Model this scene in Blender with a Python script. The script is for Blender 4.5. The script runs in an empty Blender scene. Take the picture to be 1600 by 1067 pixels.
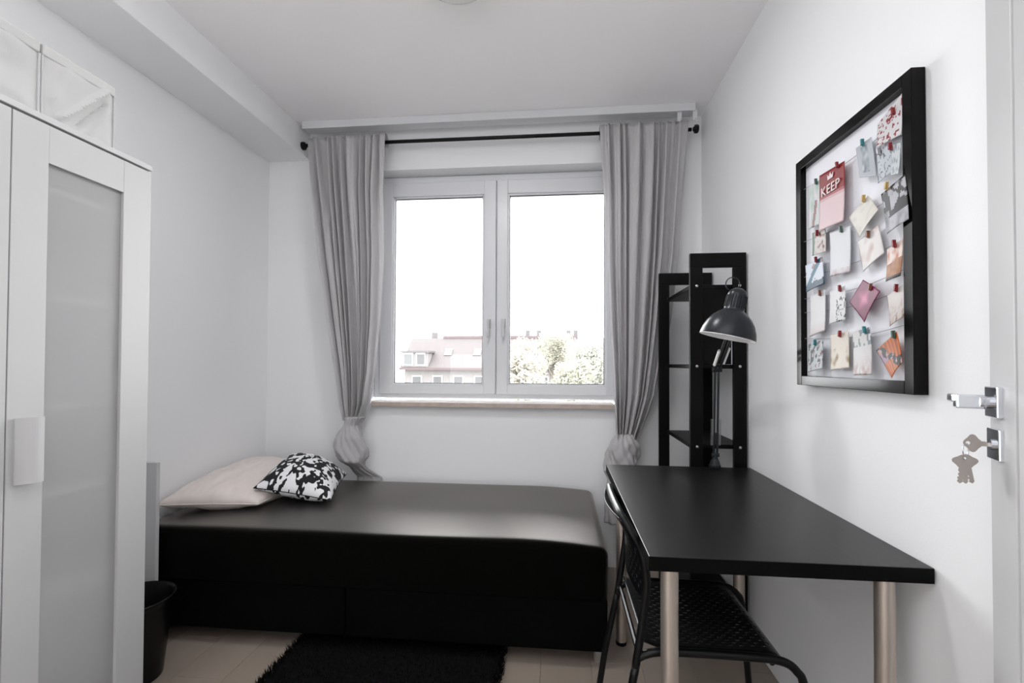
import bpy, bmesh, math, random
from math import sin, cos, pi, radians
from mathutils import Vector, Matrix, noise

sc = bpy.context.scene
random.seed(7)
V = Vector

# ------------------------------------------------------------------ camera
FOC, YAW, PITCH, ROLL, CY, CAM_H = 739.993, .0991, .0165, .004, 554.906, 1.174
fwd = V((-sin(YAW) * cos(PITCH), cos(YAW) * cos(PITCH), sin(PITCH)))
rgt = V((cos(YAW), sin(YAW), 0))
up = rgt.cross(fwd)
r2 = rgt * cos(ROLL) + up * sin(ROLL)
u2 = up * cos(ROLL) - rgt * sin(ROLL)
cam_data = bpy.data.cameras.new('camera')
cam = bpy.data.objects.new('camera', cam_data)
sc.collection.objects.link(cam)
cam.matrix_world = Matrix(((r2.x, u2.x, -fwd.x, 0), (r2.y, u2.y, -fwd.y, 0), (r2.z, u2.z, -fwd.z, CAM_H), (0, 0, 0, 1)))
cam_data.sensor_width = 36
cam_data.lens = FOC / 1600 * 36
cam_data.shift_y = (CY - 533.5) / 1600
cam_data.clip_start = .02
cam_data.clip_end = 500
sc.camera = cam

# ------------------------------------------------------------------ world, light, exposure
SKY = 13
world = bpy.data.worlds.new('overcast_sky')
sc.world = world
world.use_nodes = True
wn = world.node_tree.nodes
wn['Background'].inputs['Color'].default_value = (.97, .985, 1, 1)
wn['Background'].inputs['Strength'].default_value = SKY


def area(name, loc, rot, sx, sy, power, color=(1, 1, 1), portal=False):
    l = bpy.data.lights.new(name, 'AREA')
    l.shape = 'RECTANGLE'
    l.size, l.size_y = sx, sy
    l.energy = power
    l.color = color
    o = bpy.data.objects.new(name, l)
    sc.collection.objects.link(o)
    o.location = loc
    o.rotation_euler = rot
    if portal:
        l.cycles.is_portal = True
    return o


area('window_portal', (-.385, 2.99, 1.62), (radians(-90), 0, 0), 1.62, 1.45, 1, portal=True)
area('fill_uplight', (-.5, -.40, 1.98), (radians(180), 0, 0), 2.0, 1.3, 32, (.985, .99, 1))  # unseen fill aimed up to brighten ceiling and walls, no real fixture
area('fill_side_light', (-1.15, -1.25, .70), (radians(90), 0, radians(-42)), 1.1, 1.2, 8, (.985, .99, 1))  # added fill from the rear left, lifts the wall under the desk
sc.cycles.diffuse_bounces = 12
sc.cycles.max_bounces = 16
sc.view_settings.view_transform = 'Standard'
sc.view_settings.look = 'None'
sc.view_settings.exposure = .09
sc.view_settings.gamma = 1
sc.view_settings.use_curve_mapping = False

# ------------------------------------------------------------------ materials
MATS = {}


def mat(name, col, rough=.6, metal=0, bump=0, bscale=60, var=0, vscale=8, stretch=None, spec=.5, sheen=0, coat=0, trans=0, transl=0, emis=0):
    if name in MATS:
        return MATS[name]
    m = bpy.data.materials.new(name)
    m.use_nodes = True
    nt = m.node_tree
    b = nt.nodes['Principled BSDF']
    b.inputs['Base Color'].default_value = (*col, 1)
    b.inputs['Roughness'].default_value = rough
    b.inputs['Metallic'].default_value = metal
    b.inputs['Specular IOR Level'].default_value = spec
    b.inputs['Sheen Weight'].default_value = sheen
    b.inputs['Sheen Roughness'].default_value = .3
    b.inputs['Coat Weight'].default_value = coat
    b.inputs['Transmission Weight'].default_value = trans
    if emis:
        b.inputs['Emission Color'].default_value = (*col, 1)
        b.inputs['Emission Strength'].default_value = emis
    tc = nt.nodes.new('ShaderNodeTexCoord')
    mp = nt.nodes.new('ShaderNodeMapping')
    if stretch:
        mp.inputs['Scale'].default_value = stretch
    nt.links.new(tc.outputs['Object'], mp.inputs['Vector'])
    if var:
        n = nt.nodes.new('ShaderNodeTexNoise')
        n.inputs['Scale'].default_value = vscale
        n.inputs['Detail'].default_value = 6
        nt.links.new(mp.outputs[0], n.inputs['Vector'])
        mx = nt.nodes.new('ShaderNodeMix')
        mx.data_type = 'RGBA'
        mx.inputs['A'].default_value = (*[max(0, c * (1 - var)) for c in col], 1)
        mx.inputs['B'].default_value = (*[min(1, c * (1 + var)) for c in col], 1)
        nt.links.new(n.outputs['Fac'], mx.inputs['Factor'])
        nt.links.new(mx.outputs['Result'], b.inputs['Base Color'])
    if bump:
        n2 = nt.nodes.new('ShaderNodeTexNoise')
        n2.inputs['Scale'].default_value = bscale
        n2.inputs['Detail'].default_value = 4
        nt.links.new(mp.outputs[0], n2.inputs['Vector'])
        bp = nt.nodes.new('ShaderNodeBump')
        bp.inputs['Strength'].default_value = bump
        bp.inputs['Distance'].default_value = .004
        nt.links.new(n2.outputs['Fac'], bp.inputs['Height'])
        nt.links.new(bp.outputs[0], b.inputs['Normal'])
    if transl:
        t = nt.nodes.new('ShaderNodeBsdfTranslucent')
        t.inputs['Color'].default_value = (*col, 1)
        ms = nt.nodes.new('ShaderNodeMixShader')
        ms.inputs[0].default_value = transl
        nt.links.new(b.outputs[0], ms.inputs[1])
        nt.links.new(t.outputs[0], ms.inputs[2])
        nt.links.new(ms.outputs[0], nt.nodes['Material Output'].inputs['Surface'])
    MATS[name] = m
    return m


def attr_mat(name, rough=.5):
    m = bpy.data.materials.new(name)
    m.use_nodes = True
    nt = m.node_tree
    a = nt.nodes.new('ShaderNodeVertexColor')
    a.layer_name = 'print'
    nt.links.new(a.outputs['Color'], nt.nodes['Principled BSDF'].inputs['Base Color'])
    nt.nodes['Principled BSDF'].inputs['Roughness'].default_value = rough
    return m


def pane_glass(name):
    m = bpy.data.materials.new(name)
    m.use_nodes = True
    nt = m.node_tree
    nt.nodes.remove(nt.nodes['Principled BSDF'])
    t = nt.nodes.new('ShaderNodeBsdfTransparent')
    g = nt.nodes.new('ShaderNodeBsdfGlossy')
    g.inputs['Roughness'].default_value = .02
    fr = nt.nodes.new('ShaderNodeFresnel')
    fr.inputs['IOR'].default_value = 1.45
    ms = nt.nodes.new('ShaderNodeMixShader')
    nt.links.new(fr.outputs[0], ms.inputs[0])
    nt.links.new(t.outputs[0], ms.inputs[1])
    nt.links.new(g.outputs[0], ms.inputs[2])
    nt.links.new(ms.outputs[0], nt.nodes['Material Output'].inputs['Surface'])
    return m


M_wall = mat('white_wall_paint', (.845, .85, .86), .75, bump=.05, bscale=180)
M_ceil = mat('ceiling_paint', (.93, .92, .925), .85, bump=.04, bscale=150)
M_white = mat('white_lacquer', (.54, .54, .545), .4, var=.01)
M_whitef = mat('white_foil', (.50, .50, .50), .45, bump=.02, bscale=200)
M_pvc = mat('white_pvc', (.66, .67, .69), .3)
M_pvc_dark = mat('window_gasket', (.12, .12, .13), .5)
M_black_metal = mat('black_metal', (.004, .004, .0045), .33, spec=.25)
M_black_wood = mat('black_brown_wood', (.0035, .003, .003), .42, spec=.12, bump=.15, bscale=40, stretch=(1, 1, .08))
M_desk = mat('black_brown_desk_foil', (.007, .0062, .006), .33, spec=.35, bump=.12, bscale=45, stretch=(1, .07, 1), var=.35, vscale=14)
M_deskedge = mat('black_desk_edge', (.003, .003, .0028), .6, spec=.06)
M_steel = mat('brushed_champagne_steel', (.60, .53, .47), .38, metal=.85, bump=.05, bscale=90, stretch=(1, 1, .02))
M_chrome = mat('chrome', (.72, .74, .78), .12, metal=1)
M_keymetal = mat('nickel_silver_key', (.40, .36, .33), .32, metal=.9)
M_screw = mat('screw_head', (.55, .55, .53), .3, metal=.8)
def satin(name, col, rough, power):
    m = bpy.data.materials.new(name)
    m.use_nodes = True
    nt = m.node_tree
    nt.nodes.remove(nt.nodes['Principled BSDF'])
    d = nt.nodes.new('ShaderNodeBsdfDiffuse'); d.inputs['Color'].default_value = (*col, 1)
    g = nt.nodes.new('ShaderNodeBsdfGlossy'); g.inputs['Color'].default_value = (.88, .84, .81, 1); g.inputs['Roughness'].default_value = rough
    lw = nt.nodes.new('ShaderNodeLayerWeight'); lw.inputs['Blend'].default_value = .5
    pw = nt.nodes.new('ShaderNodeMath'); pw.operation = 'POWER'; pw.inputs[1].default_value = power
    n = nt.nodes.new('ShaderNodeTexNoise'); n.inputs['Scale'].default_value = 500
    tc = nt.nodes.new('ShaderNodeTexCoord')
    bp = nt.nodes.new('ShaderNodeBump'); bp.inputs['Strength'].default_value = .15; bp.inputs['Distance'].default_value = .002
    nt.links.new(tc.outputs['Object'], n.inputs['Vector']); nt.links.new(n.outputs['Fac'], bp.inputs['Height'])
    nt.links.new(bp.outputs[0], d.inputs['Normal']); nt.links.new(bp.outputs[0], g.inputs['Normal'])
    ms = nt.nodes.new('ShaderNodeMixShader')
    nt.links.new(lw.outputs['Facing'], pw.inputs[0]); nt.links.new(pw.outputs[0], ms.inputs[0])
    nt.links.new(d.outputs[0], ms.inputs[1]); nt.links.new(g.outputs[0], ms.inputs[2])
    nt.links.new(ms.outputs[0], nt.nodes['Material Output'].inputs['Surface'])
    return m


M_bed = satin('black_satin_stretch_fabric', (.0035, .0034, .0030), .43, 3.8)
M_bedbase = mat('black_base_fabric', (.003, .003, .003), .9, bump=.2, bscale=400, spec=.03)
M_rug = mat('black_rug_pile', (.004, .004, .004), .95, spec=.1)
M_curt = mat('grey_curtain_linen', (.51, .50, .51), .9, bump=.25, bscale=260, stretch=(1, 1, .25), var=.10, vscale=120, transl=.14)
M_pill = mat('beige_satin_cotton', (.70, .635, .60), .42, bump=.08, bscale=60, sheen=.25, var=.03)
M_lamp = mat('dark_grey_lamp_enamel', (.014, .017, .021), .3, spec=.35)
M_lampin = mat('white_lamp_inside', (.8, .8, .8), .4)
M_basket = mat('black_plastic_bin', (.003, .003, .0035), .3, spec=.25)
M_frame = mat('black_glossy_frame', (.003, .0025, .0025), .12, spec=.15)
M_boxf = mat('white_box_fabric', (.60, .60, .595), .85, bump=.1, bscale=300, transl=.1)
def frosted(name):
    m = bpy.data.materials.new(name)
    m.use_nodes = True
    nt = m.node_tree
    b = nt.nodes['Principled BSDF']
    b.inputs['Base Color'].default_value = (.66, .66, .66, 1)
    b.inputs['Roughness'].default_value = .45
    t = nt.nodes.new('ShaderNodeBsdfTranslucent'); t.inputs['Color'].default_value = (.88, .88, .88, 1)
    r = nt.nodes.new('ShaderNodeBsdfRefraction'); r.inputs['Roughness'].default_value = .27; r.inputs['IOR'].default_value = 1.1
    r.inputs['Color'].default_value = (.93, .93, .93, 1)
    m1 = nt.nodes.new('ShaderNodeMixShader'); m1.inputs[0].default_value = .85
    m2 = nt.nodes.new('ShaderNodeMixShader'); m2.inputs[0].default_value = .60
    nt.links.new(t.outputs[0], m1.inputs[1]); nt.links.new(r.outputs[0], m1.inputs[2])
    nt.links.new(m1.outputs[0], m2.inputs[2]); nt.links.new(b.outputs[0], m2.inputs[1])
    nt.links.new(m2.outputs[0], nt.nodes['Material Output'].inputs['Surface'])
    return m


M_frost = frosted('frosted_wardrobe_glass')
M_glass = pane_glass('clear_window_glass')
M_sill = mat('cream_window_sill', (.80, .76, .73), .3, var=.1, vscale=30)
M_silledge = mat('mottled_sill_edge', (.48, .40, .35), .4, var=.35, vscale=25)
M_board = mat('pale_grey_board', (.78, .79, .83), .6)
M_wire = mat('thin_wire', (.45, .45, .48), .5, metal=.5)
M_string = mat('red_clip', (.22, .012, .02), .45)
M_teal = mat('teal_clip', (.03, .20, .22), .45)
M_green = mat('green_clip', (.06, .12, .09), .45)
M_gold = mat('gold_clip', (.55, .38, .14), .45)
M_brown = mat('brown_clip', (.20, .08, .05), .45)
M_lampglass = mat('opal_lamp_glass', (.80, .80, .79), .25)
M_print = attr_mat('printed_card', .45)
M_cushion = attr_mat('black_white_cotton', .85)

# ------------------------------------------------------------------ helpers
C = sc.collection.objects


def link_mesh(name, me, m=None, parent=None, smooth=False):
    o = bpy.data.objects.new(name, me)
    C.link(o)
    if m:
        me.materials.append(m)
    if parent is not None:
        o.parent = parent
    if smooth:
        for p in me.polygons:
            p.use_smooth = True
    return o


def obj(name, bm, m, parent=None, smooth=False, sharp=None):
    me = bpy.data.meshes.new(name)
    bmesh.ops.recalc_face_normals(bm, faces=bm.faces)
    bm.to_mesh(me)
    bm.free()
    o = link_mesh(name, me, m, parent, smooth)
    if sharp and smooth:
        try:
            me.set_sharp_from_angle(angle=radians(sharp))
        except Exception:
            pass
    return o


def tag(o, label=None, cat=None, group=None, kind=None):
    if label: o['label'] = label
    if cat: o['category'] = cat
    if group: o['group'] = group
    if kind: o['kind'] = kind
    return o


def thing(name, label, cat, loc=(0, 0, 0), rz=0, group=None):
    o = bpy.data.objects.new(name, None)
    C.link(o)
    o.location = loc
    o.rotation_euler = (0, 0, rz)
    o.empty_display_size = .05
    return tag(o, label, cat, group)


def keep(o, root):
    """parent o to root without moving it (geometry was built in world metres)"""
    o.parent = root
    o.matrix_parent_inverse = Matrix.Translation(root.location).inverted() if not any(root.rotation_euler) else root.matrix_basis.inverted()
    return o


def bx(bm, x0, x1, y0, y1, z0, z1, bev=0, seg=2):
    vs = [bm.verts.new((x, y, z)) for x in (x0, x1) for y in (y0, y1) for z in (z0, z1)]
    q = [(0, 1, 3, 2), (4, 6, 7, 5), (0, 4, 5, 1), (2, 3, 7, 6), (0, 2, 6, 4), (1, 5, 7, 3)]
    fs = [bm.faces.new([vs[i] for i in f]) for f in q]
    if bev:
        es = list({e for f in fs for e in f.edges})
        bmesh.ops.bevel(bm, geom=es, offset=bev, segments=seg, affect='EDGES', profile=.5)
    return vs


def box(name, x0, x1, y0, y1, z0, z1, m, parent=None, bev=.0015, seg=2):
    bm = bmesh.new()
    bx(bm, min(x0, x1), max(x0, x1), min(y0, y1), max(y0, y1), min(z0, z1), max(z0, z1), bev, seg)
    return obj(name, bm, m, parent)


def catmull(pts, n=6, closed=False):
    P = [V(p) for p in pts]
    out = []
    N = len(P)
    rng = N if closed else N - 1
    for i in range(rng):
        if closed:
            a, b, c, d = P[(i - 1) % N], P[i], P[(i + 1) % N], P[(i + 2) % N]
        else:
            a, b, c, d = P[max(i - 1, 0)], P[i], P[i + 1], P[min(i + 2, N - 1)]
        for k in range(n):
            t = k / n
            out.append(.5 * ((2 * b) + (c - a) * t + (2 * a - 5 * b + 4 * c - d) * t * t + (3 * b - a - 3 * c + d) * t ** 3))
    if not closed:
        out.append(P[-1])
    return out


def tube(bm, pts, r, seg=10, closed=False, caps=True):
    P = [V(p) for p in pts]
    N = len(P)
    rings = []
    prev = None
    for i in range(N):
        if closed:
            t = (P[(i + 1) % N] - P[i - 1]).normalized()
        else:
            t = (P[min(i + 1, N - 1)] - P[max(i - 1, 0)]).normalized()
        if prev is None:
            ref = V((0, 0, 1)) if abs(t.z) < .9 else V((1, 0, 0))
            n = t.cross(ref).normalized()
        else:
            n = (prev - t * prev.dot(t)).normalized()
        prev = n
        b = t.cross(n)
        rr = r[i] if isinstance(r, (list, tuple)) else r
        rings.append([bm.verts.new(P[i] + (n * cos(2 * pi * k / seg) + b * sin(2 * pi * k / seg)) * rr) for k in range(seg)])
    for i in range(N if closed else N - 1):
        A, B = rings[i], rings[(i + 1) % N]
        for k in range(seg):
            bm.faces.new((A[k], A[(k + 1) % seg], B[(k + 1) % seg], B[k]))
    if not closed and caps:
        bm.faces.new(rings[0][::-1])
        bm.faces.new(rings[-1])


def lathe(bm, prof, axis_mat=None, seg=40, cap0=False, cap1=False):
    """prof: (radius, height) list; closed rings"""
    mtx = axis_mat or Matrix()
    rings = []
    for r, z in prof:
        rings.append([bm.verts.new(mtx @ V((r * cos(2 * pi * k / seg), r * sin(2 * pi * k / seg), z))) for k in range(seg)])
    for a, b in zip(rings, rings[1:]):
        for k in range(seg):
            bm.faces.new((a[k], a[(k + 1) % seg], b[(k + 1) % seg], b[k]))
    if cap0: bm.faces.new(rings[0][::-1])
    if cap1: bm.faces.new(rings[-1])


def frame_at(origin, zdir, xhint=(1, 0, 0)):
    z = V(zdir).normalized()
    x = V(xhint)
    x = (x - z * x.dot(z)).normalized()
    y = z.cross(x)
    return Matrix(((x.x, y.x, z.x, origin[0]), (x.y, y.y, z.y, origin[1]), (x.z, y.z, z.z, origin[2]), (0, 0, 0, 1)))


# ------------------------------------------------------------------ room shell
XR, YB, XL, ZC = .81, 2.792, -1.814, 2.597
YF = -1.6            # the room and hall go on behind the camera
WX0, WX1, WZ0, WZ1 = -1.165, .405, .925, 2.35      # window opening

fl = tag(bpy.data.objects.new('floor', None), kind='structure')
C.link(fl)
bm = bmesh.new()
bx(bm, XL - .1, XR + .1, YF, YB + .1, -.05, -.012)
keep(obj('underlay', bm, mat('floor_underlay', (.25, .22, .2), .9)), fl)
M_floor = mat('pale_oak_laminate', (.30, .25, .21), .38, bump=.08, bscale=30, stretch=(1, .08, 1), var=.12, vscale=10)
plank_me = {}
W_P = .194
x = XL
col = 0
while x < XR - .01:
    x1 = min(x + W_P, XR)
    y = YF + (-.9, -.35, -.6)[col % 3]
    while y < YB:
        a, b = max(y, YF), min(y + 1.285, YB)
        if b - a > .03:
            key = (round(x1 - x, 3), round(b - a, 3))
            if key not in plank_me:
                bm = bmesh.new()
                bx(bm, .0004, x1 - x - .0004, .0004, b - a - .0004, -.012, 0, .0005, 1)
                me = bpy.data.meshes.new('plank')
                bmesh.ops.recalc_face_normals(bm, faces=bm.faces)
                bm.to_mesh(me)
                bm.free()
                me.materials.append(M_floor)
                plank_me[key] = me
            p = bpy.data.objects.new('plank', plank_me[key])
            C.link(p)
            p.location = (x, a, 0)
            p.parent = fl
        y += 1.285
    x = x1
    col += 1


def struct(name, bm, m):
    return tag(obj(name, bm, m), kind='structure')


bm = bmesh.new()
T = .32
bx(bm, XL - .1, WX0, YB, YB + T, -.05, ZC + .05)
bx(bm, WX1, XR + .1, YB, YB + T, -.05, ZC + .05)
bx(bm, WX0, WX1, YB, YB + T, -.05, WZ0)
bx(bm, WX0, WX1, YB, YB + T, WZ1, ZC + .05)
struct('wall_back', bm, M_wall)
bm = bmesh.new(); bx(bm, XL - .1, XL, YF, YB, -.05, ZC + .05)
struct('wall_left', bm, M_wall)
bm = bmesh.new(); bx(bm, XR, XR + .1, YF, YB, -.05, ZC + .05)
struct('wall_right', bm, M_wall)
bm = bmesh.new(); bx(bm, XL - .1, XR + .1, YF - .1, YF, -.05, ZC + .05)
struct('wall_front', bm, M_wall)
bm = bmesh.new(); bx(bm, XL - .1, XR + .1, YF, YB + .1, ZC, ZC + .08)
struct('ceiling', bm, M_ceil)
bm = bmesh.new(); bx(bm, XL, -1.546, YF, YB, 2.429, ZC, .004, 2)
tag(struct('trim_1', bm, M_wall), 'white boxed-in beam running along the left wall under the ceiling')

# ------------------------------------------------------------------ window
win = tag(bpy.data.objects.new('window_1', None), kind='structure')
win.location = (-.38, 2.88, .95)
C.link(win)
YW = 2.885          # face of the frame
GZ0, GZ1 = 1.045, 2.208
FZ0, FZ1 = .952, 2.315
XM = -.385


def profile_rect(name, x0, x1, z0, z1, w, ya, yb, m, parent, wl=None, wr=None, bev=.004):
    """a mitre-less frame of four bars as one mesh"""
    wl = wl or w; wr = wr or w
    bm = bmesh.new()
    bx(bm, x0, x0 + wl, ya, yb, z0, z1, bev)
    bx(bm, x1 - wr, x1, ya, yb, z0, z1, bev)
    bx(bm, x0 + wl - .002, x1 - wr + .002, ya + .0006, yb, z0, z0 + w, bev)
    bx(bm, x0 + wl - .002, x1 - wr + .002, ya + .0006, yb, z1 - w, z1, bev)
    return keep(obj(name, bm, m), parent)


profile_rect('window_frame', -1.162, .402, FZ0, FZ1 + .03, .05, YW + .012, YW + .08, M_pvc, win)
bm = bmesh.new()
bx(bm, XM - .03, XM + .03, YW + .014, YW + .079, FZ0 + .05, FZ1 - .02, .003)
keep(obj('mullion', bm, M_pvc), win)


def sash(x0, x1, gx0, gx1, hx):
    s = profile_rect('sash', x0, x1, FZ0 + .028, FZ1 - .012, .001, YW + .02, YW + .03, M_pvc, win)
    bpy.data.meshes.remove(s.data)
    bm = bmesh.new()
    z0, z1 = FZ0 + .028, FZ1 - .012
    a, b = YW - .008, YW + .07
    bx(bm, x0, gx0 - .008, a, b, z0, z1, .006, 3)
    bx(bm, gx1 + .008, x1, a, b, z0, z1, .006, 3)
    bx(bm, gx0 - .012, gx1 + .012, a + .0008, b, z0, GZ0 - .008, .006, 3)
    bx(bm, gx0 - .012, gx1 + .012, a + .0008, b, GZ1 + .008, z1, .006, 3)
    # glazing bead
    for q in ((gx0 - .01, gx0, GZ0 - .008, GZ1 + .008), (gx1, gx1 + .01, GZ0 - .008, GZ1 + .008), (gx0, gx1, GZ0 - .01, GZ0), (gx0, gx1, GZ1, GZ1 + .01)):
        bx(bm, q[0], q[1], a + .012, b, q[2], q[3], .002, 1)
    s = keep(obj('sash', bm, M_pvc), win)
    g = bmesh.new()
    t = .004
    for q in ((gx0, gx0 + t, GZ0, GZ1), (gx1 - t, gx1, GZ0, GZ1), (gx0, gx1, GZ0, GZ0 + t), (gx0, gx1, GZ1 - t, GZ1)):
        bx(g, q[0], q[1], a + .026, a + .034, q[2], q[3])
    o = obj('gasket', g, M_pvc_dark); o.parent = s
    g = bmesh.new(); bx(g, gx0 - .004, gx1 + .004, a + .036, a + .040, GZ0 - .004, GZ1 + .004)
    o = obj('pane', g, M_glass); o.parent = s
    # handle
    g = bmesh.new()
    bx(g, hx - .012, hx + .012, a - .008, a + .002, 1.385, 1.445, .004, 2)
    tube(g, [(hx, a - .004, 1.425), (hx, a - .038, 1.425)], .0075, 10)
    bx(g, hx - .009, hx + .009, a - .045, a - .031, 1.33, 1.437, .006, 3)
    o = obj('handle', g, M_white); o.parent = s
    return s


sash(-1.125, XM - .002, -1.035, -.472, -.43)
sash(XM + .002, .362, -.305, .272, -.34)
bm = bmesh.new()
bx(bm, -1.125, .315, 2.752, YW + .01, .924, .944, .004, 2)
s = keep(obj('window_sill', bm, M_sill), win)
bm = bmesh.new()
bx(bm, -1.123, .313, 2.7505, 2.754, .912, .937, .001, 1)
o = keep(obj('sill_edge', bm, M_silledge), win)

# ------------------------------------------------------------------ curtain track, rod, curtains
trk = thing('curtain_track', 'white slim curtain track fixed under the ceiling above the black curtain rod', 'curtain track', (-.35, 2.66, 2.55))
bm = bmesh.new()
bx(bm, XL + .3, .735, 2.645, 2.72, 2.558, ZC - .0005, .002, 1)
bx(bm, XL + .3, .735, 2.636, 2.645, 2.552, ZC - .0005, .002, 1)
keep(obj('rail', bm, M_pvc), trk)
for hx in (.655, .738):
    bm = bmesh.new()
    bx(bm, hx - .012, hx + .012, 2.655, 2.667, 2.505, 2.565, .003, 2)
    tube(bm, catmull([(hx, 2.661, 2.52), (hx, 2.650, 2.50), (hx, 2.642, 2.512)], 5), .003, 8)
    keep(obj('end_hook', bm, M_pvc), trk)

rod = thing('curtain_rod', 'thin black metal curtain rod with round end knobs above the window', 'curtain rod', (-.39, 2.70, 2.478))
RZ = 2.479
bm = bmesh.new(); tube(bm, [(-1.52, 2.70, RZ + .002), (.73, 2.70, RZ - .002)], .0105, 12)
keep(obj('rod', bm, M_black_metal, smooth=True), rod)
for ex in (-1.535, .752):
    bm = bmesh.new()
    sgn = -1 if ex < 0 else 1
    lathe(bm, [(.011, -.014), (.013, -.008), (.022, -.006), (.0235, .0), (.0235, .010), (.020, .015), (.001, .0165)], frame_at((ex, 2.70, RZ), (sgn, 0, 0), (0, 1, 0)), 20, True, True)
    keep(obj('end_knob', bm, M_black_metal, smooth=True, sharp=40), rod)
for bxx in (-1.25, .45):
    bm = bmesh.new()
    tube(bm, [(bxx, 2.712, RZ - .004), (bxx, 2.785, RZ - .004)], .006, 10)
    bx(bm, bxx - .012, bxx + .012, 2.785, 2.7918, RZ - .035, RZ + .02, .001)
    keep(obj('bracket', bm, M_black_metal), rod)


def interp(rows, z):
    for a, b in zip(rows, rows[1:]):
        if a[0] >= z >= b[0]:
            t = (a[0] - z) / (a[0] - b[0])
            return [p + (q - p) * t for p, q in zip(a, b)]
    return rows[-1] if z < rows[-1][0] else rows[0]


def curtain(label, rows, krows, seed, nf, behind_bed=False):
    root = thing('curtain', label, 'curtain', ((rows[0][1] + rows[0][2]) / 2, 2.67, rows[-1][0]), group='grey curtains knotted at the window')
    rnd = random.Random(seed)
    NU, NV = 150, 70
    ztop, zbot = rows[0][0], rows[-1][0]
    ph = [rnd.uniform(0, 6.28) for _ in range(6)]
    # irregular fold positions: a warped u
    def warp(u):
        return u + .035 * sin(2 * pi * u * 2.3 + ph[0]) + .02 * sin(2 * pi * u * 5.1 + ph[1])
    def yoff(u, v):
        w = warp(u) + .02 * sin(3 * v + ph[2])
        f1 = sin(2 * pi * nf * w + ph[3])
        f2 = sin(2 * pi * (nf * .5) * w + ph[4] + 1.2 * v)
        f3 = sin(2 * pi * (nf * 2.1) * w + ph[5] - 2 * v)
        pinch = (1 - math.exp(-v * 14))
        f1 = f1 * abs(f1) ** -.35 if abs(f1) > 1e-4 else 0
        return f1 * (.010 + .019 * pinch) + f2 * .012 * v ** .5 + f3 * (.007 - .002 * v)
    bm = bmesh.new()
    g = []
    for j in range(-3, NV + 1):
        row = []
        v = max(j, 0) / NV
        z = ztop + (zbot - ztop) * v
        _, xl, xr = interp(rows, z)
        for i in range(NU + 1):
            u = i / NU
            x = xl + (xr - xl) * (u + .006 * sin(2 * pi * nf * u + ph[0]) * (u * (1 - u) * 4))
            y = 2.668 + yoff(u, v) - .006 * v
            zz = z
            if j >= 0:
                # header edge waves
                if v < .03:
                    zz += (.006 * sin(2 * pi * nf * warp(u) + ph[3])) * (1 - v / .03)
            else:
                zz = ztop - (.0, .001, .025, .06)[-j] + .004 * sin(2 * pi * nf * warp(u) + ph[3])
                y = (2.672 + yoff(u, 0)) + (0, .03, .05, .052)[-j]
                y = max(y, 2.718 if j < -1 else y)
            # edges hang closer together, gather towards the knot
            row.append(bm.verts.new((x, y, zz)))
        g.append(row)
    for a, b in zip(g, g[1:]):
        for i in range(NU):
            bm.faces.new((a[i], b[i], b[i + 1], a[i + 1]))
    cl = keep(obj('curtain_panel', bm, M_curt, smooth=True), root)
    # the knot
    bm = bmesh.new()
    NK, S = 60, 72
    zt, zb = krows[0][0], krows[-1][0]
    rings = []
    zz1 = krows[-4][0]
    for j in range(NK + 1):
        z = zt + (zb - zt) * j / NK
        _, xl, xr = interp(krows, z)
        cx, rx = (xl + xr) / 2, (xr - xl) / 2
        tail = z < zz1
        ring = []
        for k in range(S):
            th = 2 * pi * k / S
            if tail:
                rr = 1 + .10 * sin(9 * th + 2.0 * z * 9 + ph[1]) + .05 * sin(17 * th + ph[2])
                ry = .7
            else:
                q = (z - zz1) / (zt - zz1)
                rr = 1 + .10 * sin(3 * th + 34 * z + ph[3]) + .075 * abs(sin(3.5 * th - 30 * z + ph[4])) + .05 * sin(13 * th + 70 * z) - .05
                ry = .85
            x = cx + rx * cos(th) * rr
            cyk, dk_ = 2.665, min(rx, .075) * ry
            if behind_bed:
                q_ = max(0, min(1, (.60 - z) / .11))
                cyk += .098 * q_; dk_ = dk_ * (1 - q_) + .016 * q_
            y = cyk + dk_ * sin(th) * rr
            ring.append(bm.verts.new((x, y, z)))
        rings.append(ring)
    for a, b in zip(rings, rings[1:]):
        for k in range(S):
            bm.faces.new((a[k], b[k], b[(k + 1) % S], a[(k + 1) % S]))
    bm.faces.new(rings[0][::-1]); bm.faces.new(rings[-1])
    keep(obj('knot', bm, M_curt, smooth=True), root)
    return root


LC = [(2.514, -1.495, -1.014), (2.456, -1.486, -1.017), (2.171, -1.451, -1.034), (1.803, -1.407, -1.031), (1.423, -1.348, -1.047), (1.121, -1.293, -1.075), (0.934, -1.264, -1.104), (0.837, -1.243, -1.142)]
LK = [(0.858, -1.240, -1.125), (0.807, -1.252, -1.16), (0.746, -1.285, -1.141), (0.671, -1.308, -1.114), (0.627, -1.296, -1.109), (0.59, -1.256, -1.128), (0.561, -1.225, -1.132), (0.524, -1.217, -1.105), (0.487, -1.205, -1.062), (0.30, -1.215, -1.03)]
RC = [(2.512, 0.224, 0.707), (2.457, 0.227, 0.704), (2.117, 0.245, 0.682), (1.772, 0.256, 0.658), (1.415, 0.274, 0.616), (1.201, 0.288, 0.578), (0.989, 0.298, 0.534), (0.847, 0.306, 0.475), (0.749, 0.313, 0.43)]
RK = [(0.785, 0.320, 0.405), (0.741, 0.285, 0.43), (0.705, 0.264, 0.437), (0.663, 0.257, 0.437), (0.627, 0.26, 0.434), (0.581, 0.25, 0.392), (0.536, 0.271, 0.375), (0.476, 0.264, 0.392), (0.30, 0.254, 0.41)]
curtain('grey curtain left of the window, knotted low behind the bed', LC, LK, 3, 9, True)
curtain('grey curtain right of the window, knotted behind the desk', RC, RK, 11, 8)

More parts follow.
